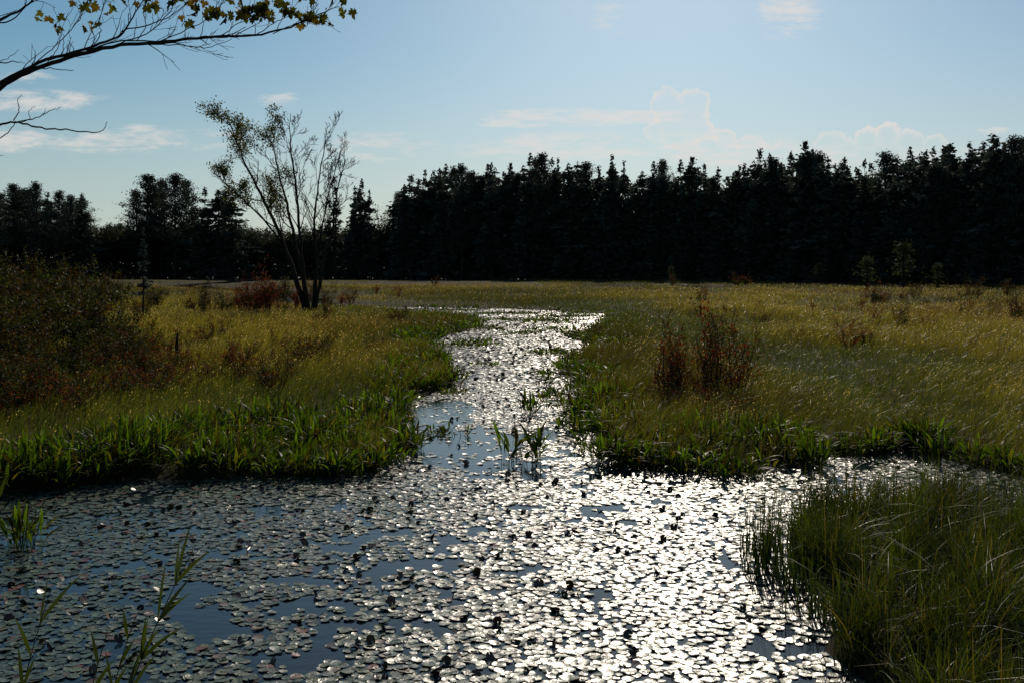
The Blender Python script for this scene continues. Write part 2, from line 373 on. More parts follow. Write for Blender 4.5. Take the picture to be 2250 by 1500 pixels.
def clump(px,py,hh,nl,wm=.06,spread=.2,lab='green pickerelweed clump standing in the lily pads'):
    rng=np.random.RandomState(int(px*100+py*37)%9999)
    mb=MB(); x=np.zeros(nl//6)+rng.normal(0,spread*.5,nl//6); y=rng.normal(0,spread*.5,nl//6)
    pick(mb,x,y,-.03,6,np.full(len(x),hh),wm,.08,rng)
    o=obj('pickerelweed_plant',None,loc=(px,py,0),label=lab,category='water plant')
    obj('leaves',mb.mesh('leaves',M_pick),parent=o)
    mb=MB()
    for i in range(5):
        a=rng.rand()*6.28; p=np.array([rng.normal(0,spread*.4),rng.normal(0,spread*.4),-.05]); L=hh*rng.uniform(.7,1.0)
        q=p+np.array([np.cos(a)*.12,np.sin(a)*.12,L]); tube(mb,[p,(p+q)/2+[.01,0,0],q],[.006,.005,.004],4,(.05,.08,.02))
    obj('stem',mb.mesh('stem',M_pick),parent=o)
for a in [(.26,15.4,.80,60,.05,.28),(.4,20.5,.66,54,.045,.3),(.85,25.3,.6,42,.05,.35),(1.15,16.4,.45,24,.04,.25),(1.05,18.6,.5,30,.045,.25),
          (-5.2,10.6,.62,36,.035,.13),(-5.4,11.0,.45,24,.035,.13),(-.9,17.9,.28,12,.04,.2),(1.2,22.5,.5,30,.05,.3),(1.35,17.3,.5,30,.045,.3)]:
    clump(*a)
def rush(px,py,hh,n,sp):
    rng=np.random.RandomState(int(px*77+py*31)); mb=MB()
    x=rng.normal(0,sp,n); y=rng.normal(0,sp*1.2,n)
    blades(mb,x,y,np.full(n,-.03),hh*rng.uniform(.4,1.1,n),.006+.008*rng.rand(n),rng.normal(.4,1.6,n),np.clip(rng.normal(.16,.14,n),0,.7),rng.uniform(-1,1,n),[1,1,.9,.7,.5,.3,.04],np.array([.014,.024,.008])*np.ones((n,1)),np.array([.05,.07,.015])*rng.uniform(.4,1.3,(n,1)))
    obj('rush_clump',mb.mesh('rush_clump',M_bank),loc=(px,py,0),label='slender upright rushes growing out of the lily pads',category='rushes')
rush(2.45,9.8,.95,60,.09); rush(2.65,10.3,1.0,70,.12); rush(2.6,9.3,.75,45,.1); rush(2.65,8.6,.5,45,.1); rush(2.9,10.0,.95,70,.13)

# ------------------------------------------------------------------ branching
def norm(v): return v/(np.linalg.norm(v)+1e-9)
def grow(mb,p,d,L,r,lvl,rng,tips,up=.12,kids=(4,4,3),wig=.12,spread=.7,k=4,rmin=.004,ratio=.62,t0=.25):
    ns=5 if lvl<2 else 7
    pts=[np.array(p,float)]; dd=norm(np.array(d,float))
    for i in range(ns-1):
        dd=norm(dd+rng.normal(0,wig,3)+np.array([0,0,up])); pts.append(pts[-1]+dd*L/(ns-1))
    pts=np.array(pts); rr=np.maximum(np.linspace(r,r*.4,ns),rmin)
    tube(mb,pts,rr,3 if lvl<2 else k+1)
    if lvl<=1: tips.append(pts)
    if lvl<=0: return
    nk=kids[min(lvl-1,len(kids)-1)]
    for j in range(nk):
        t=t0+(1-t0)*(j+rng.rand())/nk; f=t*(ns-1); i=min(int(f),ns-2); q=pts[i]*(1-f+i)+pts[i+1]*(f-i)
        tg=norm(pts[i+1]-pts[i]); s=rng.normal(size=3); s=norm(s-(s@tg)*tg)
        grow(mb,q,norm(tg+s*spread*rng.uniform(.6,1.3)),L*ratio*rng.uniform(.7,1.15)*(1.15-.4*t),rr[i]*.6,lvl-1,rng,tips,up,kids,wig,spread,k,rmin,ratio,t0)

# ------------------------------------------------------------------ shrubs
def shrub_meshes(seed,H,W,cols,leafn,ls,stems=9,lvl=2,up=.1):
    rng=np.random.RandomState(seed); mb=MB(); tips=[]
    for i in range(stems):
        a=rng.rand()*6.28; s=rng.rand()**.6*W/H*.8
        grow(mb,(np.cos(a)*.1*W,np.sin(a)*.1*W,-.05),(np.cos(a)*s,np.sin(a)*s,1),H*rng.uniform(.35,1.0),.012*H/1.5,lvl,rng,tips,up,(4,5),.13,.75,3,.0035,.5)
    T=np.concatenate(tips); idx=rng.randint(0,len(T),leafn)
    c=T[idx]+rng.normal(0,.05*H/1.6,(leafn,3)); c=c[c[:,2]>.1]
    cols=np.array(cols); 
    pick_=(vnoise(c[:,0]*2.2/H+seed,c[:,2]*2.6/H,seed)*len(cols)*1.3+rng.normal(0,.3,len(c))).astype(int)%len(cols)
    cc=cols[pick_]*rng.uniform(.35,1.4,(len(c),1))
    lb=MB(); leaves(lb,c,ls*rng.uniform(.6,1.3,len(c)),cc,.5,0,rng)
    return mb.mesh('stems',M_bark),lb.mesh('foliage',M_shrub)
OL=(.036,.046,.009); BR=(.055,.034,.010); RD=(.16,.018,.010); GN=(.030,.058,.008); DK=(.015,.02,.007); OR=(.13,.05,.010); DR=(.085,.022,.012)
SH={'olive':[shrub_meshes(s,2,1.7,[GN,OL,DK,BR,OL,GN,DK],2900,.078,12,2) for s in (1,2,3)],
    'brown':[shrub_meshes(s,2,1.6,[BR,OL,OR,DK,GN,BR],2000,.075,11,2) for s in (4,5)],
    'red':[shrub_meshes(s,2,1.3,[RD,OR,RD,BR],1300,.08,9,2) for s in (6,7)],
    'low':[shrub_meshes(s,1.1,1.3,[BR,OR,OL,DR,GN],1300,.06,12,2) for s in (8,9)],
    'upright':[shrub_meshes(s,1.9,.8,[BR,RD,OL,DR],1100,.064,8,2,.2) for s in (10,11)]}
LB={'olive':('leafy_shrub','dark olive leafy shrub standing in the marsh sedge'),'brown':('leafy_shrub','brown autumn-leaved shrub growing in the marsh sedge'),
 'red':('red_shrub','red-leaved young shrub growing in the marsh sedge'),'low':('low_bog_shrub','low rusty brown bog shrub among the sedge'),
 'upright':('upright_shrub','tall upright shrub with reddish-brown leaves by the water')}
def put_shrub(kind,x,y,s,i=None,sx=1.0,lab=None):
    i=R.randint(len(SH[kind])) if i is None else i
    st,lf=SH[kind][i]
    o=obj(LB[kind][0],None,loc=(x,y,.05)); o.rotation_euler=(0,0,R.rand()*6.28); o.scale=(s*sx,s*sx,s)
    o['label']=lab or LB[kind][1]; o['category']='shrub'; o['group']='marsh shrubs'
    obj('stems',st,parent=o); obj('foliage',lf,parent=o)
def W(px,d): return (px-1125)/2187*d   # bearing (survey units) to east offset at range d
SHR=[(-60,27,'olive',1.25),(20,31,'olive',1.2),(90,32,'olive',1.1),(150,30,'olive',1.25),(215,33,'olive',1.3),(60,24,'brown',.8),(150,25,'olive',.75),(-20,21,'olive',.8),
    (245,31,'olive',1.0),(190,40,'olive',1.45),(110,42,'olive',1.5),(30,44,'olive',1.55),(-50,40,'olive',1.6),(285,30,'brown',.75),(330,29,'low',1.2),(370,27,'red',.45),(225,26,'brown',.6),(290,25,'low',.9),
    (90,20,'low',.9),(190,21,'low',.8),(10,19,'low',.9),(330,22,'low',.7),(385,24,'low',.7),(250,21.5,'low',.8),(130,22,'olive',.45),(50,20,'olive',.45),(300,27,'olive',.6),(40,27,'olive',1.0),
    (350,25,'low',.9),(410,27,'low',.8),(300,23,'low',.7),(150,19.5,'low',.7),(320,25,'brown',.5),(60,22,'brown',.5),(450,25,'low',.6),(260,28,'olive',.75),(100,26,'red',.4),(200,28,'red',.5),(320,31,'red',.5),
    (505,27,'red',.55),(530,28,'low',.95),(545,25,'low',.75),(590,24,'low',.6),(660,29,'low',1.0),(690,31,'low',1.0),(630,33,'low',.8),(480,40,'brown',.5),(440,36,'low',.8),(820,34,'low',.6),(760,42,'low',.7),(700,50,'low',.9),
    (455,57,'brown',1.0),(490,60,'olive',.8),(430,62,'brown',.9),(545,57,'red',1.25),(590,58,'red',1.6),(570,60,'red',1.4),(525,66,'red',1.0),(620,63,'red',.9),(650,68,'red',.9),(720,72,'brown',.9),(750,75,'red',.7),(770,78,'brown',.8),(615,75,'olive',1.2),(690,82,'brown',1.0),
    (310,57,'brown',.9),(345,70,'olive',.9),(250,70,'olive',1.3),(200,72,'olive',1.4),(140,76,'olive',1.7),(60,75,'olive',1.9),(10,70,'olive',1.9),(830,110,'red',.7),(870,52,'low',1.0),(955,160,'brown',.9),
    (1465,21.5,'upright',.9),(1480,20.8,'upright',.7),(1505,21,'upright',.8),(1550,20.5,'upright',.75),(1580,22,'upright',1.05),(1620,21,'upright',.9),(1530,19,'low',.7),(1600,18.5,'low',.6),(1480,19.5,'low',.7),
    (1925,76,'brown',1.0),(1905,84,'red',.6),(1945,78,'brown',.6),(2012,92,'brown',.8),(2140,88,'brown',1.0),(2115,90,'brown',.7),(1785,66,'red',.45),(2235,55,'brown',.8),(2250,50,'low',1.1),(2110,60,'low',.7),
    (1480,150,'brown',1.0),(1620,150,'brown',1.2),(1640,160,'brown',1.1),(2085,80,'low',.7),(2290,45,'brown',1.0),(1985,88,'low',.8),(2215,95,'brown',.9),(1320,44,'low',.5)]
for j in range(40):
    d=R.uniform(22,110); px=R.uniform(1480,2280) if R.rand()<.65 else R.uniform(300,900)
    if shore(np.array([W(px,d)]),np.array([d]))[0]>1.5: SHR.append((px,d,R.choice(['low','low','low','brown','red']),R.uniform(.3,.65)))
for (px,d,kd,s) in SHR: put_shrub(kd,W(px,d),d,s)

# ------------------------------------------------------------------ conifers and forest trees
def trunk_mesh(H,r,rng):
    mb=MB(); z=np.linspace(0,1,9); bend=np.cumsum(rng.normal(0,.008,9))*H*.3
    tube(mb,np.stack([(bend-bend[0])*(1-z),np.cumsum(rng.normal(0,.008,9))*H*.2*(1-z),z*H*.93],1),np.maximum(r*(1-z)**.8,.03),7)
    return mb
CC=(.040,.050,.043)
def conifer(seed,H=24,Rm=3.4,zb=.05,dens=1.0,ragged=.3,col=CC,pw=.8):
    rng=np.random.RandomState(seed); tm=trunk_mesh(H,.28,rng); cb=MB()
    C=[];A=[];S=[]
    nl=int(54*dens); zs=np.sort(1-(1-zb)*rng.rand(nl)**1.0)
    ph=rng.rand()*6
    for z in zs:
        Lmax=Rm*((1-z)**pw)*(1+.2*np.sin(z*17+ph)+.12*np.sin(z*37+ph))+.3
        for b in range(rng.randint(5,8)):
            a=rng.rand()*6.28; L=Lmax*rng.uniform(1-ragged,1.12)
            if rng.rand()<.10: L*=1.45
            dr=rng.uniform(-.35,.15)-(.12*(1-z)); n=max(2,int(L/.3))
            t=(np.arange(n)+rng.rand(n))/n; rr=L*t**.8
            c=np.stack([np.cos(a)*rr,np.sin(a)*rr,z*H+dr*rr+.12*rr**2/Rm+rng.normal(0,.18,n)],1)
            c[:,:2]+=rng.normal(0,.18*(.3+t)[:,None]*min(L,2)*.6,(n,2))
            C.append(c); A.append(np.tile([np.cos(a),np.sin(a),dr+.2],(n,1))); S.append((.5+.4*rng.rand(n))*(.55+.45*min(1,L/2.0)))
            if b<1: tube(tm,[(0,0,z*H*.93),(np.cos(a)*L*.8,np.sin(a)*L*.8,z*H+dr*L*.8)],[.03,.012],3)
    C.append(np.stack([rng.normal(0,.16,16),rng.normal(0,.16,16),H*(.92+.08*rng.rand(16))],1)); A.append(np.tile([0,0,.7],(16,1))); S.append(np.full(16,.5))
    C=np.concatenate(C);A=np.concatenate(A);S=np.concatenate(S)
    cc=np.array(col)*rng.uniform(.6,1.5,(len(C),1))*(.7+.7*vnoise(C[:,2]*.6,np.arctan2(C[:,1],C[:,0])*2,seed))[:,None]
    leaves(cb,C,S*1.4,cc,.55,.1,rng,A)
    return tm.mesh('trunk',M_bark),cb.mesh('crown',M_conifer)
def pine(seed,H=24,Rm=4.5,zb=.35,nb=34,col=(.040,.049,.040),tuft=90):
    rng=np.random.RandomState(seed); tm=trunk_mesh(H,.34,rng); cb=MB(); C=[]
    for i in range(nb):
        z=zb+(1-zb)*(i+rng.rand())/nb; prof=min(1,(1-z)*2.2+.08)*(.7+.3*min(1,(z-zb)*5+.3))
        a=i*2.4+rng.rand(); L=Rm*prof*rng.uniform(.55,1.1); e=.12+.35*rng.rand()*z
        end=np.array([np.cos(a)*L,np.sin(a)*L,z*H+e*L]); st=np.array([0,0,z*H*.95-.3])
        tube(tm,[st,(st+end)/2+[0,0,-.1],end],[.1,.07,.03],4)
        for s in np.arange(.35,1.05,.22):
            c0=st+(end-st)*s; n=int(tuft*.5); u=rng.normal(size=(n,3))*np.array([.66,.66,.30])*(.6+.5*s)*(.55+.45*min(1,L/2))
            C.append(c0+u+[0,0,.2])
    for i in range(5):
        n=40; C.append(np.array([rng.normal(0,.3),rng.normal(0,.3),H*(.955+.035*rng.rand())])+rng.normal(size=(n,3))*[.4,.4,.4])
    C=np.concatenate(C); cc=np.array(col)*rng.uniform(.5,1.5,(len(C),1))
    leaves(cb,C,.40*rng.uniform(.6,1.3,len(C)),cc,.5,0,rng)
    return tm.mesh('trunk',M_bark),cb.mesh('crown',M_conifer)
def broadleaf(seed,H=14,W_=4.5,leafn=5200,col=(.045,.055,.036),ls=.40,sparse=0):
    rng=np.random.RandomState(seed); mb=MB(); tips=[]
    tube(mb,[(0,0,0),(.1,0,H*.15),(0,.1,H*.35)],[.2,.17,.14],7)
    for i in range(8):
        a=i*2.4; e=rng.uniform(.8,2.2); grow(mb,(0,0,H*rng.uniform(.12,.35)),(np.cos(a),np.sin(a),e),H*.55*rng.uniform(.8,1.15),.09,2,rng,tips,.12,(4,5),.14,.8,4,.02,.52)
    T=np.concatenate(tips); idx=rng.randint(0,len(T),leafn); c=T[idx]+rng.normal(0,.36,(leafn,3))
    c[:,2]=np.minimum(c[:,2],H+rng.normal(0,.3,leafn))
    lb=MB(); leaves(lb,c,ls*rng.uniform(.6,1.3,leafn),np.array(col)*rng.uniform(.5,1.6,(leafn,1)),.6,0,rng)
    return mb.mesh('trunk',M_bark),lb.mesh('crown',M_decid)
PROT={'spruce':[(conifer(20,24,4.4),24),(conifer(21,24,3.8,.05,1.1,.4),24),(conifer(22,24,5.0,.05,1.05,.35,CC,.65),24),(conifer(23,24,4.1,.05,.9,.5,CC,.7),24),(conifer(24,24,4.6,.05,.95,.55,(.043,.050,.040),.6),24),(conifer(25,24,3.6,.05,1.0,.35,CC,.95),24),(conifer(26,24,4.4,.05,1.0,.5,CC,.55),24)],
 'thin':[(conifer(30,24,2.4,.25,.55,.5),24)],
 'pine':[(pine(40),24),(pine(41,24,4.2,.25,38),24),(pine(42,24,5.2,.35,32),24)],
 'broad':[(broadleaf(50),14),(broadleaf(51,14,4,4200,(.048,.054,.034)),14)],
 'bare':[(broadleaf(52,14,4,500,(.05,.045,.02)),14)],
 'youngpine':[(pine(60,5,1.1,.3,14,(.045,.055,.02),14),5)]}
NAM={'spruce':('spruce_tree','dark pointed spruce tree at the marsh edge','spruce tree'),'thin':('spruce_tree','sparse thin spruce tree at the marsh edge','spruce tree'),
 'pine':('pine_tree','tall white pine with layered crown at marsh edge','pine tree'),'broad':('broadleaf_tree','low dark broadleaf tree in the forest edge','tree'),
 'bare':('bare_tree','nearly leafless grey tree at the forest edge','tree'),'youngpine':('young_pine_tree','small young pine standing in the open marsh','pine tree')}
def put_tree(kd,x,y,H,i=None,sx=1.0,lab=None):
    i=R.randint(len(PROT[kd])) if i is None else i
    (tr,cr),h0=PROT[kd][i]; s=H/h0
    o=obj(NAM[kd][0],None,loc=(x,y,0.03)); o.rotation_euler=(0,0,R.rand()*6.28); o.scale=(s*sx,s*sx,s)
    o['label']=lab or NAM[kd][1]; o['category']=NAM[kd][2]; o['group']='trees of the forest edge'
    obj('trunk',tr,parent=o); obj('crown',cr,parent=o)
prof=[(-200,430),(0,418),(100,425),(190,435),(230,475),(275,480),(300,470),(440,470),(540,490),(700,500),(760,480),(830,490),(868,430),(905,395),(960,372),(1060,372),(1150,368),(1200,352),(1260,368),(1340,362),(1430,368),(1530,362),(1600,375),(1680,345),(1770,330),(1850,358),(1930,355),(2000,338),(2100,325),(2200,312),(2300,300),(2700,280)]
def top_at(px): return np.interp(px,[p[0] for p in prof],[p[1] for p in prof])
def edge_d(px): return np.interp(px,[-400,300,860,900,1200,1600,2000,2250,2700],[250,318,322,292,262,222,178,152,130])
px=868.; cnt=0
while px<2400:
    for row in range(3):
        q=px+R.uniform(-9,9)+row*8; d=edge_d(q)+row*5+R.uniform(-2.5,2.5)
        H=(590-top_at(q))/2187*d+3
        H*=[R.uniform(.74,.98),R.uniform(.86,1.03),R.uniform(.93,1.05)][row]
        kd='spruce' if R.rand()<.85 else 'pine'
        put_tree(kd,W(q,d),d,H,sx=R.uniform(.85,1.3)*26/max(H,20)); cnt+=1
    px+=2.75/edge_d(px)*2187*R.uniform(.6,1.4)
print('wood trees',cnt)
px=-230.
while px<868:
    for row in range(2):
        q=px+R.uniform(-8,8)+row*10; d=edge_d(q)+row*9+R.uniform(-3,3)
        H=(590-top_at(q))/2187*d+3; H*=R.uniform(.82,1.06)
        kd='broad' if q>195 else ('pine' if R.rand()<.6 else 'spruce')
        if kd=='broad': H=min(H,17)*1.0
        put_tree(kd,W(q,d),d,H,sx=R.uniform(.9,1.25)*(1.15 if kd!='broad' else 1.2))
    px+=4.6/edge_d(px)*2187*R.uniform(.7,1.3)
for (q,top,kd,i,sx,d) in [(325,388,'pine',0,1.45,305),(385,385,'pine',2,1.4,300),(355,396,'pine',1,1.3,312),(300,420,'pine',1,1.2,312),(410,400,'pine',0,1.2,310),(340,410,'spruce',2,1.2,316),(450,412,'spruce',0,1.3,300),(480,418,'spruce',2,1.2,306),(510,432,'spruce',2,1.3,302),(425,430,'spruce',1,1.3,310),(495,425,'pine',1,1.1,312),
    (30,408,'pine',0,1.2,285),(80,402,'pine',1,1.0,280),(130,422,'pine',2,1.1,284),(180,425,'spruce',0,1.3,290),(-20,410,'pine',2,1.2,270),(55,420,'pine',2,1.2,290),(105,425,'spruce',4,1.2,292),(155,432,'pine',0,1.1,292),
    (795,394,'spruce',0,1.0,300),(780,410,'spruce',5,1.0,304),(812,420,'spruce',3,.9,300),(790,415,'spruce',2,.9,308),(738,412,'thin',0,1.3,300),(725,440,'spruce',5,1.0,306),(850,445,'bare',0,.9,300),(865,450,'thin',0,.9,296),(835,455,'bare',0,.9,308),
    (905,383,'spruce',0,1.0,288),(890,415,'spruce',2,1.0,284),(980,362,'spruce',0,1.0,276),(1015,364,'pine',1,1.0,272),(1080,358,'spruce',1,1.0,268),(1165,338,'spruce',0,1.0,262),(1190,342,'pine',0,1.0,260),(1345,345,'spruce',3,1.0,246),(1520,346,'spruce',2,1.0,228),
    (1670,328,'spruce',0,1.0,212),(1770,312,'spruce',2,1.0,202),(1785,330,'spruce',0,1.1,204),(1900,350,'spruce',1,1.0,186),(2000,325,'spruce',0,1.0,176),(2190,306,'spruce',2,1.0,158),(2230,304,'pine',1,1.1,154),(2050,322,'spruce',1,1.0,170),(1455,352,'spruce',1,.9,236)]:
    put_tree(kd,W(q,d),d,(590-top)/2187*d+3,i,sx)
for (q,d,H) in [(1905,128,4.0),(1985,138,6.0),(2060,134,3.2),(1800,170,3.5),(1475,200,3.0)]:
    put_tree('youngpine',W(q,d),d,H)
put_tree('thin',W(315,55),55,5.2,0,1.0,'thin dark young conifer rising above the shrubs')
N=180000
q=R.uniform(-260,2560,N); back=R.uniform(-3,20,N); d=edge_d(q)+back
hmax=(590-top_at(q))/2187*d+3
hf=np.where(back<1,(1.5+4.5*vnoise(q*.05,q*0,61)),hmax*np.where(q>880,.93,.6)*(.78+.22*vnoise(q*.05,back*.1,62)))
z=R.rand(N)**.85*hf
c=np.stack([W(q,d),d,z],1)
col=np.array([.038,.047,.040])*R.uniform(.5,1.6,(N,1))
mb=MB(); leaves(mb,c,R.uniform(.6,1.25,N),col,.6)
obj('forest_understorey',mb.mesh('forest_understorey',M_decid),kind='stuff',label='dark tangled understorey filling the foot of the forest',category='forest')

# ------------------------------------------------------------------ marsh tree (many stems, half leafy, half bare)
rng=np.random.RandomState(5)
def stem(mb,pts,r0,r1,rng,tips,nb,lvl,Lb,up,side=None,t0=.35,spread=.75,kids=(4,4,3),wig=.11):
    P=np.array(pts,float); m=len(P); t=np.linspace(0,m-1,m*4)
    Q=np.stack([np.interp(t,range(m),P[:,i]) for i in range(3)],1)
    for _ in range(3):
        Q[1:-1]=.25*Q[:-2]+.5*Q[1:-1]+.25*Q[2:]
    Q[1:-1]+=rng.normal(0,.035,(len(Q)-2,3))
    rr=r1+(r0-r1)*(1-np.linspace(0,1,len(Q)))**1.3; tube(mb,Q,rr,7)
    for j in range(nb):
        s=t0+(1-t0)*(j+rng.rand())/nb; f=s*(len(Q)-1); i=min(int(f),len(Q)-2); p=Q[i]
        tg=norm(Q[i+1]-Q[i]); sd_=rng.normal(size=3)
        if side is not None: sd_=sd_+np.array(side)*1.0
        sd_=norm(sd_-(sd_@tg)*tg)
        grow(mb,p,norm(tg+sd_*spread*rng.uniform(.6,1.3)),Lb*(1.25-.7*s)*rng.uniform(.6,1.25),max(rr[i]*.45,.022),lvl,rng,tips,up,kids,wig,.62,4,.011,.6)
tm=MB(); leafy=[]; bare=[]
stem(tm,[(-.25,0,0),(-1.0,.1,2.6),(-1.9,.3,5.0),(-3.2,.3,7.6),(-4.3,.1,9.8),(-5.0,0,11.8),(-5.4,0,12.8)],.19,.02,rng,leafy,14,2,2.5,.04,(-.3,0,.3),.3)
stem(tm,[(-.1,.2,0),(-.7,.3,3.2),(-1.4,.5,6.3),(-2.0,.5,8.6),(-2.5,.6,10.6),(-3.1,.5,12.2)],.16,.02,rng,leafy,12,2,2.4,.05,(-.4,0,.2),.35)
stem(tm,[(-1.6,.3,4.2),(-2.9,-.5,6.2),(-4.6,-.8,7.8),(-5.9,-.8,9.0)],.08,.02,rng,leafy,9,2,1.9,.04,None,.3)
stem(tm,[(0,-.2,0),(-.5,-.4,3.8),(-.7,-.5,7.2),(-1.0,-.7,10),(-1.2,-.7,12.4)],.15,.025,rng,bare,12,3,2.5,.06,None,.36,.7,(3,4,3),.14)
stem(tm,[(.15,0,0),(.5,.2,2.7),(.15,.2,5.8),(.5,.3,8.6),(1.0,.4,11.8)],.16,.025,rng,bare,13,3,2.6,.06,(.2,0,.1),.36,.7,(3,4,3),.14)
stem(tm,[(.3,.1,0),(.8,-.2,3.0),(1.6,-.3,5.4),(1.7,-.5,7.6),(2.4,-.5,10.0)],.14,.025,rng,bare,11,3,2.3,.07,(.4,0,.1),.36,.7,(3,4,3),.14)
stem(tm,[(.25,.1,1.8),(.6,.6,5.0),(1.0,.7,7.5),(1.9,.8,10.8)],.09,.022,rng,bare,10,3,2.3,.07,(.4,0,.1),.36,.7,(3,4,3),.14)
tr=obj('marsh_tree',None,loc=(-13.2,65,0.05),label='many-stemmed tree leafy on one side, bare on other',category='tree')
obj('trunk',tm.mesh('trunk',M_bark),parent=tr)
T=np.concatenate(leafy); T=T[(T[:,2]>6.0)&(T[:,0]<-1.2)]
keepc=vnoise(T[:,0]*.9+3,T[:,2]*.9,71)>.34-(T[:,2]-8)*.02
T=T[keepc]; nL=8500; c=T[R.randint(0,len(T),nL)]+R.normal(0,.18,(nL,3))
lc=np.array([.06,.085,.014])*R.uniform(.4,1.5,(nL,1)); lc[R.rand(nL)<.12]=(.13,.09,.02)
lb=MB(); leaves(lb,c,.135*R.uniform(.6,1.3,nL),lc,.6); obj('foliage',lb.mesh('foliage',M_shrub),parent=tr)

# ------------------------------------------------------------------ overhanging maple
YM=5.0
def mp(px,py,dy=0): return np.array([(px-1125)/437.4,YM+dy,3+(590-py)/437.4])
rng=np.random.RandomState(12)
tm=MB()
tube(tm,[(-5.2,4.3,-.1),(-5.15,4.4,1.5),(-5.0,4.5,3),(-4.9,4.5,5),(-4.8,4.6,7.5)],[.2,.17,.15,.12,.08],10)
def path(pts,r0,r1,wig=.0025,sub=5,tw=0):
    P=np.array(pts,float); m=len(P); t=np.linspace(0,m-1,(m-1)*sub+1)
    Q=np.stack([np.interp(t,range(m),P[:,i]) for i in range(3)],1)
    for _ in range(5): Q[1:-1]=.25*Q[:-2]+.5*Q[1:-1]+.25*Q[2:]
    Q[1:-1]+=rng.normal(0,wig,(len(Q)-2,3)); rr=np.linspace(r0,r1,len(Q)); tube(tm,Q,rr,6)
    for j in range(tw):
        i=rng.randint(len(Q)//3,len(Q)-1); tg=norm(Q[i+1]-Q[i]); d=norm(tg+np.array([rng.normal(0,.3),rng.normal(0,.5),rng.uniform(-.6,1.2)]))
        grow(tm,Q[i],d,rng.uniform(.06,.2),min(rr[i]*.5,.003),1,rng,[],.05,(2,2),.15,.6,3,.0012,.6)
    return Q
path([(-4.97,4.5,3.1),mp(-250,300,-.1),mp(-100,250),mp(0,195),mp(75,150),mp(170,122),mp(265,96),mp(360,96),mp(450,80),mp(560,80),mp(640,62),mp(700,30),mp(745,15)],.016,.0018,tw=22)
path([(-4.97,4.5,3.3),mp(-200,260,.1),mp(0,172,.05),mp(80,120,.1),mp(190,95,.1),mp(250,60,.15),mp(270,10,.15),mp(300,-40,.2)],.013,.0022,tw=14)
path([mp(190,112),mp(260,88),mp(400,92),mp(440,80),mp(500,85),mp(540,60)],.004,.0018,tw=7)
path([mp(330,98),mp(400,98),mp(440,108),mp(480,100),mp(510,86)],.0028,.0013,tw=3)
path([mp(75,150),mp(120,152),mp(162,155)],.003,.0015)
path([(-4.97,4.5,3.6),mp(-150,120,-.2),mp(0,62,-.1),mp(60,40,-.1),mp(100,10,-.1),mp(125,-30,-.1)],.010,.003,tw=9)
path([mp(0,62,-.1),mp(50,60,-.1),mp(75,28,-.1),mp(110,0,-.1)],.004,.002,tw=6)
path([mp(250,60,.1),mp(330,40,.1),mp(370,20,.1),mp(420,-20,.1)],.0035,.0018,tw=5)
path([mp(265,96),mp(340,70),mp(380,20),mp(400,-20)],.0032,.0018,tw=5)
path([mp(350,92),mp(430,60),mp(470,30),mp(500,0)],.0028,.0014,tw=5)
path([mp(100,135),mp(130,110),mp(135,70)],.0025,.0015)
path([mp(200,110),mp(225,75),mp(215,40),mp(240,-10)],.0028,.0014,tw=5)
path([mp(300,90),mp(325,60),mp(310,15),mp(340,-20)],.0025,.0015,tw=4)
path([mp(30,175),mp(90,130),mp(150,75),mp(190,20),mp(200,-20)],.0032,.0016,tw=5)
path([mp(480,82),mp(530,50),mp(560,30)],.0025,.0015,tw=2); path([mp(560,80),mp(600,50),mp(640,35)],.0025,.0015,tw=2); path([mp(600,75),mp(650,50),mp(690,45)],.0025,.0015,tw=2)
for (a,b,c_,d_) in [(405,90,405,55),(200,108,206,75),(135,120,138,75),(400,60,402,20),(330,70,335,30),(290,92,300,40),(440,85,445,25),(165,118,150,90),(560,80,555,35)]:
    path([mp(a,b),mp((a+c_)/2+5,(b+d_)/2),mp(c_,d_)],.0022,.0012)
path([(-4.97,4.5,2.9),mp(-200,330,.1),mp(-60,290),mp(0,277),mp(30,266),mp(80,282),mp(130,283),mp(200,292),mp(225,292),mp(236,268)],.0075,.0015)
path([mp(30,266),mp(45,240),mp(35,225),mp(48,208)],.003,.0012); path([mp(40,268),mp(90,258),mp(110,245),mp(134,236)],.003,.0012)
path([mp(0,305),mp(20,290),mp(35,266)],.003,.002); path([mp(95,255),mp(100,240)],.0018,.001); path([mp(45,270),mp(70,262),mp(60,245),mp(78,234)],.0022,.001)
path([mp(-60,330),mp(-10,345),mp(8,342)],.002,.001)
path([(-4.97,4.5,3.4),mp(-120,150,.1),mp(-30,130,.1),mp(15,128,.1),mp(35,130,.1)],.006,.001); path([mp(-30,130,.1),mp(10,112,.1),mp(20,100,.1)],.002,.001)
tree=obj('maple_tree',None,label='maple tree reaching thin leafy branches over the pond',category='tree')
tm2=obj('trunk',tm.mesh('trunk',M_bark,True),parent=tree)
lobe=[(0,-.05),(.12,-.30),(.42,-.38),(.36,-.12),(.72,-.10),(.60,.12),(.92,.42),(.55,.40),(.42,.55),(.28,.42),(.24,.80),(0,1.1)]
outl=np.array(lobe+[(-a,b) for a,b in lobe[-2:0:-1]])
lb=MB()
def mleaf(p,s,rng):
    ax=norm(np.array([rng.normal(0,.7),rng.normal(0,.5),-1+rng.normal(0,.5)])); n=norm(rng.normal(size=3)+np.array([0,-.8,.3])); w=norm(np.cross(ax,n)); n=np.cross(w,ax)
    o=outl*s; k=len(o)
    v=np.array([p+w*a+ax*(b+.3*s)+n*(abs(a)*.35*rng.uniform(.3,1.2)-b*b*.3/s*rng.rand()) for a,b in o]); cen=p+ax*.45*s
    v=np.concatenate([[cen],v]); f=np.array([(0,1+i,1+(i+1)%k) for i in range(k)])
    c=np.array([.07,.075,.014])*rng.uniform(.3,1.1)
    if rng.rand()<.25: c=np.array([.12,.08,.018])*rng.uniform(.5,1)
    lb.add(v,f,c)
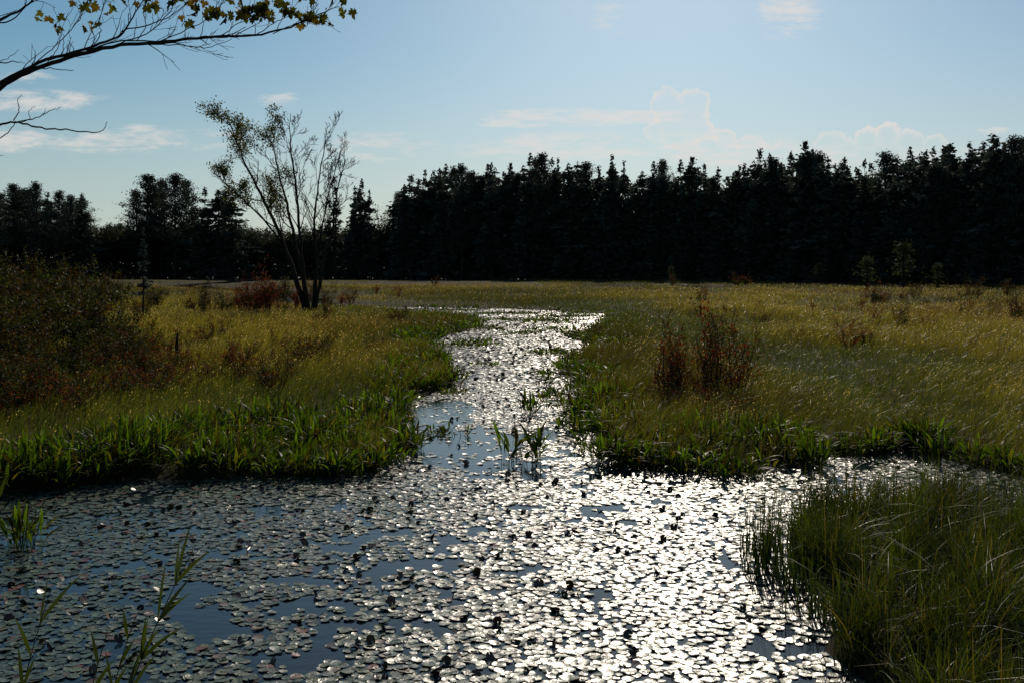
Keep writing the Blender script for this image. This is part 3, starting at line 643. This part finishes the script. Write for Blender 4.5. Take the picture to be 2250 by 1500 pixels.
for (a,b,n) in [(105,40,4),(138,62,4),(175,5,3),(205,62,5),(215,12,4),(258,15,3),(305,5,3),(335,18,4),(400,10,5),(405,42,4),(440,14,4),(478,32,5),(500,50,3),(520,18,7),(545,12,5),(558,28,7),(590,38,7),(600,12,5),(622,22,7),(640,12,4),(650,42,5),(655,12,2),(680,42,6),(694,38,6),(715,42,4),(752,14,4),(765,20,3)]:
    for j in range(n):
        p=mp(a+rng.normal(0,13),b-8+rng.normal(0,9),rng.normal(0,.05)); s=.037*rng.uniform(.6,1.25); mleaf(p,s,rng)
obj('foliage',lb.mesh('foliage',M_maple),parent=tree)

# ------------------------------------------------------------------ foreground reeds
def reed(px,py,base,tip,nl,seed,ls=.35):
    rng=np.random.RandomState(seed); sm=MB(); lf=MB(); b=np.array(base,float); t=np.array(tip,float)
    s=np.linspace(0,1,10)[:,None]; mid=(b+t)/2+np.array([-.08,0,.12]); Q=(1-s)**2*b+2*s*(1-s)*mid+s**2*t
    tube(sm,Q,np.linspace(.005,.002,10),5,(.04,.05,.02))
    for i in range(nl):
        f=.45+.55*(i+.5)/nl; k=int(f*9); p=Q[min(k,9)]; dirn=norm(t-b); sgn=1 if i%2 else -1
        side=norm(np.cross(dirn,[0,1,0]))*sgn; d=norm(dirn*1.0+side*rng.uniform(.1,.4)+np.array([0,rng.normal(0,.3),0]))
        L=ls*rng.uniform(.7,1.1); u=np.linspace(0,1,7); P=p+d*L*u[:,None]+np.array([0,0,-.2*L])*(u**2)[:,None]
        ww=np.array([.3,.9,1,.85,.6,.35,.03])*.009; nrm=norm(np.cross(d,[rng.normal(0,.3),1,.2]))
        v=np.concatenate([P-nrm*ww[:,None],P+nrm*ww[:,None]]); fc=[(j,j+1,j+8,j+7) for j in range(6)]
        lf.add(v,fc,np.array([.03,.042,.012])*rng.uniform(.6,1.2))
    o=obj('reed_plant',None,label='green reed stem with narrow blades above the water',category='reed')
    obj('stem',sm.mesh('stem',M_bank),parent=o); obj('leaves',lf.mesh('leaves',M_bank),parent=o)
def at(px,py,d): return ((px-1125)/2187*d, d, 3+(590-py)/2187*d)
def zb(px,d): return ((px-1125)/2187*d,d,0)
reed(0,0,zb(130,4.6),at(425,1205,4.6),16,1,.34)
reed(0,0,zb(190,4.9),at(300,1350,4.9),6,2,.26)
reed(0,0,zb(-20,4.6),at(110,1300,4.6),8,3,.32)
reed(0,0,zb(130,4.3),at(235,1390,4.3),4,4,.25)
reed(0,0,zb(-80,5.2),at(15,1010,5.2),5,5,.25)

# ------------------------------------------------------------------ snag
mb=MB(); tube(mb,[(0,0,-.1),(.02,0,.35),(-.01,.02,.75),(.03,0,1.12)],[.07,.055,.05,.018],8); tube(mb,[(0,0,.45),(.22,0,.55),(.5,.1,.53)],[.02,.014,.006],4); tube(mb,[(0,0,.3),(-.2,.1,.42)],[.018,.006],4)
obj('dead_snag',mb.mesh('dead_snag',M_bark),loc=(-9.6,28.5,.05),label='short broken grey dead trunk among the shrubs',category='dead trunk')

# ------------------------------------------------------------------ world
w=bpy.data.worlds.new('World'); scene.world=w; w.use_nodes=True; nt=w.node_tree; N=nt.nodes; Lk=nt.links; N.clear()
out=N.new('ShaderNodeOutputWorld'); bg=N.new('ShaderNodeBackground'); Lk.new(bg.outputs[0],out.inputs[0])
sky=N.new('ShaderNodeTexSky'); sky.sky_type='NISHITA'; sky.sun_disc=False; sky.sun_elevation=SUN_EL; sky.sun_rotation=SUN_AZ
sky.air_density=1.0; sky.dust_density=0.5; sky.ozone_density=2.0
bg.inputs['Strength'].default_value=0.062
tc=N.new('ShaderNodeTexCoord'); sep=N.new('ShaderNodeSeparateXYZ'); Lk.new(tc.outputs['Generated'],sep.inputs[0])
def M(op,a,b=None,c=None):
    m=N.new('ShaderNodeMath'); m.operation=op
    for i,v in enumerate((a,b,c)):
        if v is None: continue
        if isinstance(v,(int,float)): m.inputs[i].default_value=v
        else: Lk.new(v,m.inputs[i])
    return m.outputs[0]
yy=M('MAXIMUM',sep.outputs[1],0.02)
U=M('DIVIDE',sep.outputs[0],yy); V=M('DIVIDE',sep.outputs[2],yy)
cmb=N.new('ShaderNodeCombineXYZ'); Lk.new(U,cmb.inputs[0]); Lk.new(V,cmb.inputs[1])
def noise(sx,sy,scale,det=6,rough=.6,dist=0):
    mp_=N.new('ShaderNodeMapping'); mp_.inputs['Scale'].default_value=(sx,sy,1); Lk.new(cmb.outputs[0],mp_.inputs['Vector'])
    n_=N.new('ShaderNodeTexNoise'); n_.inputs['Scale'].default_value=scale; n_.inputs['Detail'].default_value=det; n_.inputs['Roughness'].default_value=rough; n_.inputs['Distortion'].default_value=dist
    Lk.new(mp_.outputs[0],n_.inputs['Vector']); return n_.outputs['Fac']
def sm(v,a,b,lo=0,hi=1):
    m=N.new('ShaderNodeMapRange'); m.interpolation_type='SMOOTHSTEP'; m.inputs['From Min'].default_value=a; m.inputs['From Max'].default_value=b; m.inputs['To Min'].default_value=lo; m.inputs['To Max'].default_value=hi
    Lk.new(v,m.inputs['Value']); return m.outputs[0]
front=sm(sep.outputs[1],.3,.5)
wn=noise(1,5,12,9,.66,.6)
wn2=noise(1,3.5,45,6,.65,.4)
tot=None
for (px,py,a,b,s) in [(60,222,280,30,.9),(120,312,560,34,.85),(400,300,220,22,.65),(1110,270,150,16,.9),(1280,258,280,26,1.0),(1400,250,170,14,.9),(1380,325,500,46,.8),(850,325,190,46,.7),(1735,25,90,85,1.1),(1340,45,60,50,.7),(60,170,80,20,.8),(610,218,70,22,.75),(300,285,80,18,.5),(2180,287,50,14,.8),(1900,345,400,36,.6),(1560,345,420,34,.7)]:
    du=M('DIVIDE',M('SUBTRACT',U,(px-1125)/2187),a/2187); dv=M('DIVIDE',M('SUBTRACT',V,(590-py)/2187),b/2187)
    g=M('MAXIMUM',M('SUBTRACT',1.0,M('ADD',M('MULTIPLY',du,du),M('MULTIPLY',dv,dv))),0.0); g=M('MULTIPLY',g,s)
    tot=g if tot is None else M('MAXIMUM',tot,g)
nz=M('ADD',M('MULTIPLY',M('SUBTRACT',wn,.5),3.4),M('MULTIPLY',M('SUBTRACT',wn2,.5),1.8))
wisp=M('MULTIPLY',M('MULTIPLY',sm(M('ADD',nz,M('MULTIPLY',tot,1.0)),.15,1.35),sm(tot,0,.6)),front)
cn=noise(1,1,60,5,.62); cn2=noise(1,1,16,3,.5)
blob=None
for (px,py,r) in [(1462,228,36),(1520,236,42),(1500,270,60),(1540,285,28),(1440,290,25),(1590,305,28),(1650,330,34),(1720,345,35),(1815,318,32),(1850,335,40),(1905,305,30),(1950,300,30),(2000,318,34),(2055,318,26)]:
    du=M('SUBTRACT',U,(px-1125)/2187); dv=M('SUBTRACT',V,(590-py)/2187)
    g=M('SUBTRACT',r/2187,M('SQRT',M('ADD',M('MULTIPLY',du,du),M('MULTIPLY',dv,dv))))
    blob=g if blob is None else M('MAXIMUM',blob,g)
blob=M('ADD',blob,M('MULTIPLY',M('SUBTRACT',cn,.5),.024))
rim=M('MULTIPLY',sm(blob,-.0004,.0012),sm(blob,.0012,.010,1,0))
inn=M('MULTIPLY',sm(blob,0,.004),.16)
cum=M('MULTIPLY',M('MULTIPLY',M('MAXIMUM',M('MULTIPLY',rim,M('MULTIPLY',sm(cn2,.35,.62,.40,1),.9)),inn),sm(V,.105,.15)),front)
cl=M('MINIMUM',M('ADD',M('MULTIPLY',wisp,.72),cum),1.0)
tint=N.new('ShaderNodeMix'); tint.data_type='RGBA'; tint.blend_type='MULTIPLY'; tint.inputs[0].default_value=1.0
tc2=N.new('ShaderNodeMix'); tc2.data_type='RGBA'; Lk.new(sm(U,-.6,.1),tc2.inputs[0]); tc2.inputs[6].default_value=(.64,.95,1.0,1); tc2.inputs[7].default_value=(.84,1.0,1.04,1)
Lk.new(sky.outputs[0],tint.inputs[6]); Lk.new(tc2.outputs[2],tint.inputs[7])
hz=M('MULTIPLY',sm(sep.outputs[2],0,.23,1,0),.66)
mx1=N.new('ShaderNodeMix'); mx1.data_type='RGBA'; Lk.new(hz,mx1.inputs[0]); Lk.new(tint.outputs[2],mx1.inputs[6]); mx1.inputs[7].default_value=(8.8,9.0,8.7,1)
mix=N.new('ShaderNodeMix'); mix.data_type='RGBA'; Lk.new(cl,mix.inputs[0]); Lk.new(mx1.outputs[2],mix.inputs[6]); mix.inputs[7].default_value=(12.4,11.5,10.8,1)
Lk.new(mix.outputs[2],bg.inputs['Color'])

sl=bpy.data.lights.new('sun','SUN'); sl.energy=3.7; sl.angle=math.radians(.5); sl.color=(1,.88,.72)
so=obj('sun',sl); sdv=Vector((math.sin(SUN_AZ)*math.cos(SUN_EL),math.cos(SUN_AZ)*math.cos(SUN_EL),math.sin(SUN_EL)))
so.rotation_euler=(-sdv).to_track_quat('-Z','Y').to_euler(); so.location=(20,60,60)

cam=bpy.data.cameras.new('camera'); co=obj('camera',cam); co.location=(0,0,3); co.rotation_euler=(math.radians(90),0,0)
cam.lens=35; cam.sensor_width=36; cam.shift_y=-160/2250; cam.clip_end=8000; cam.clip_start=.05
scene.camera=co
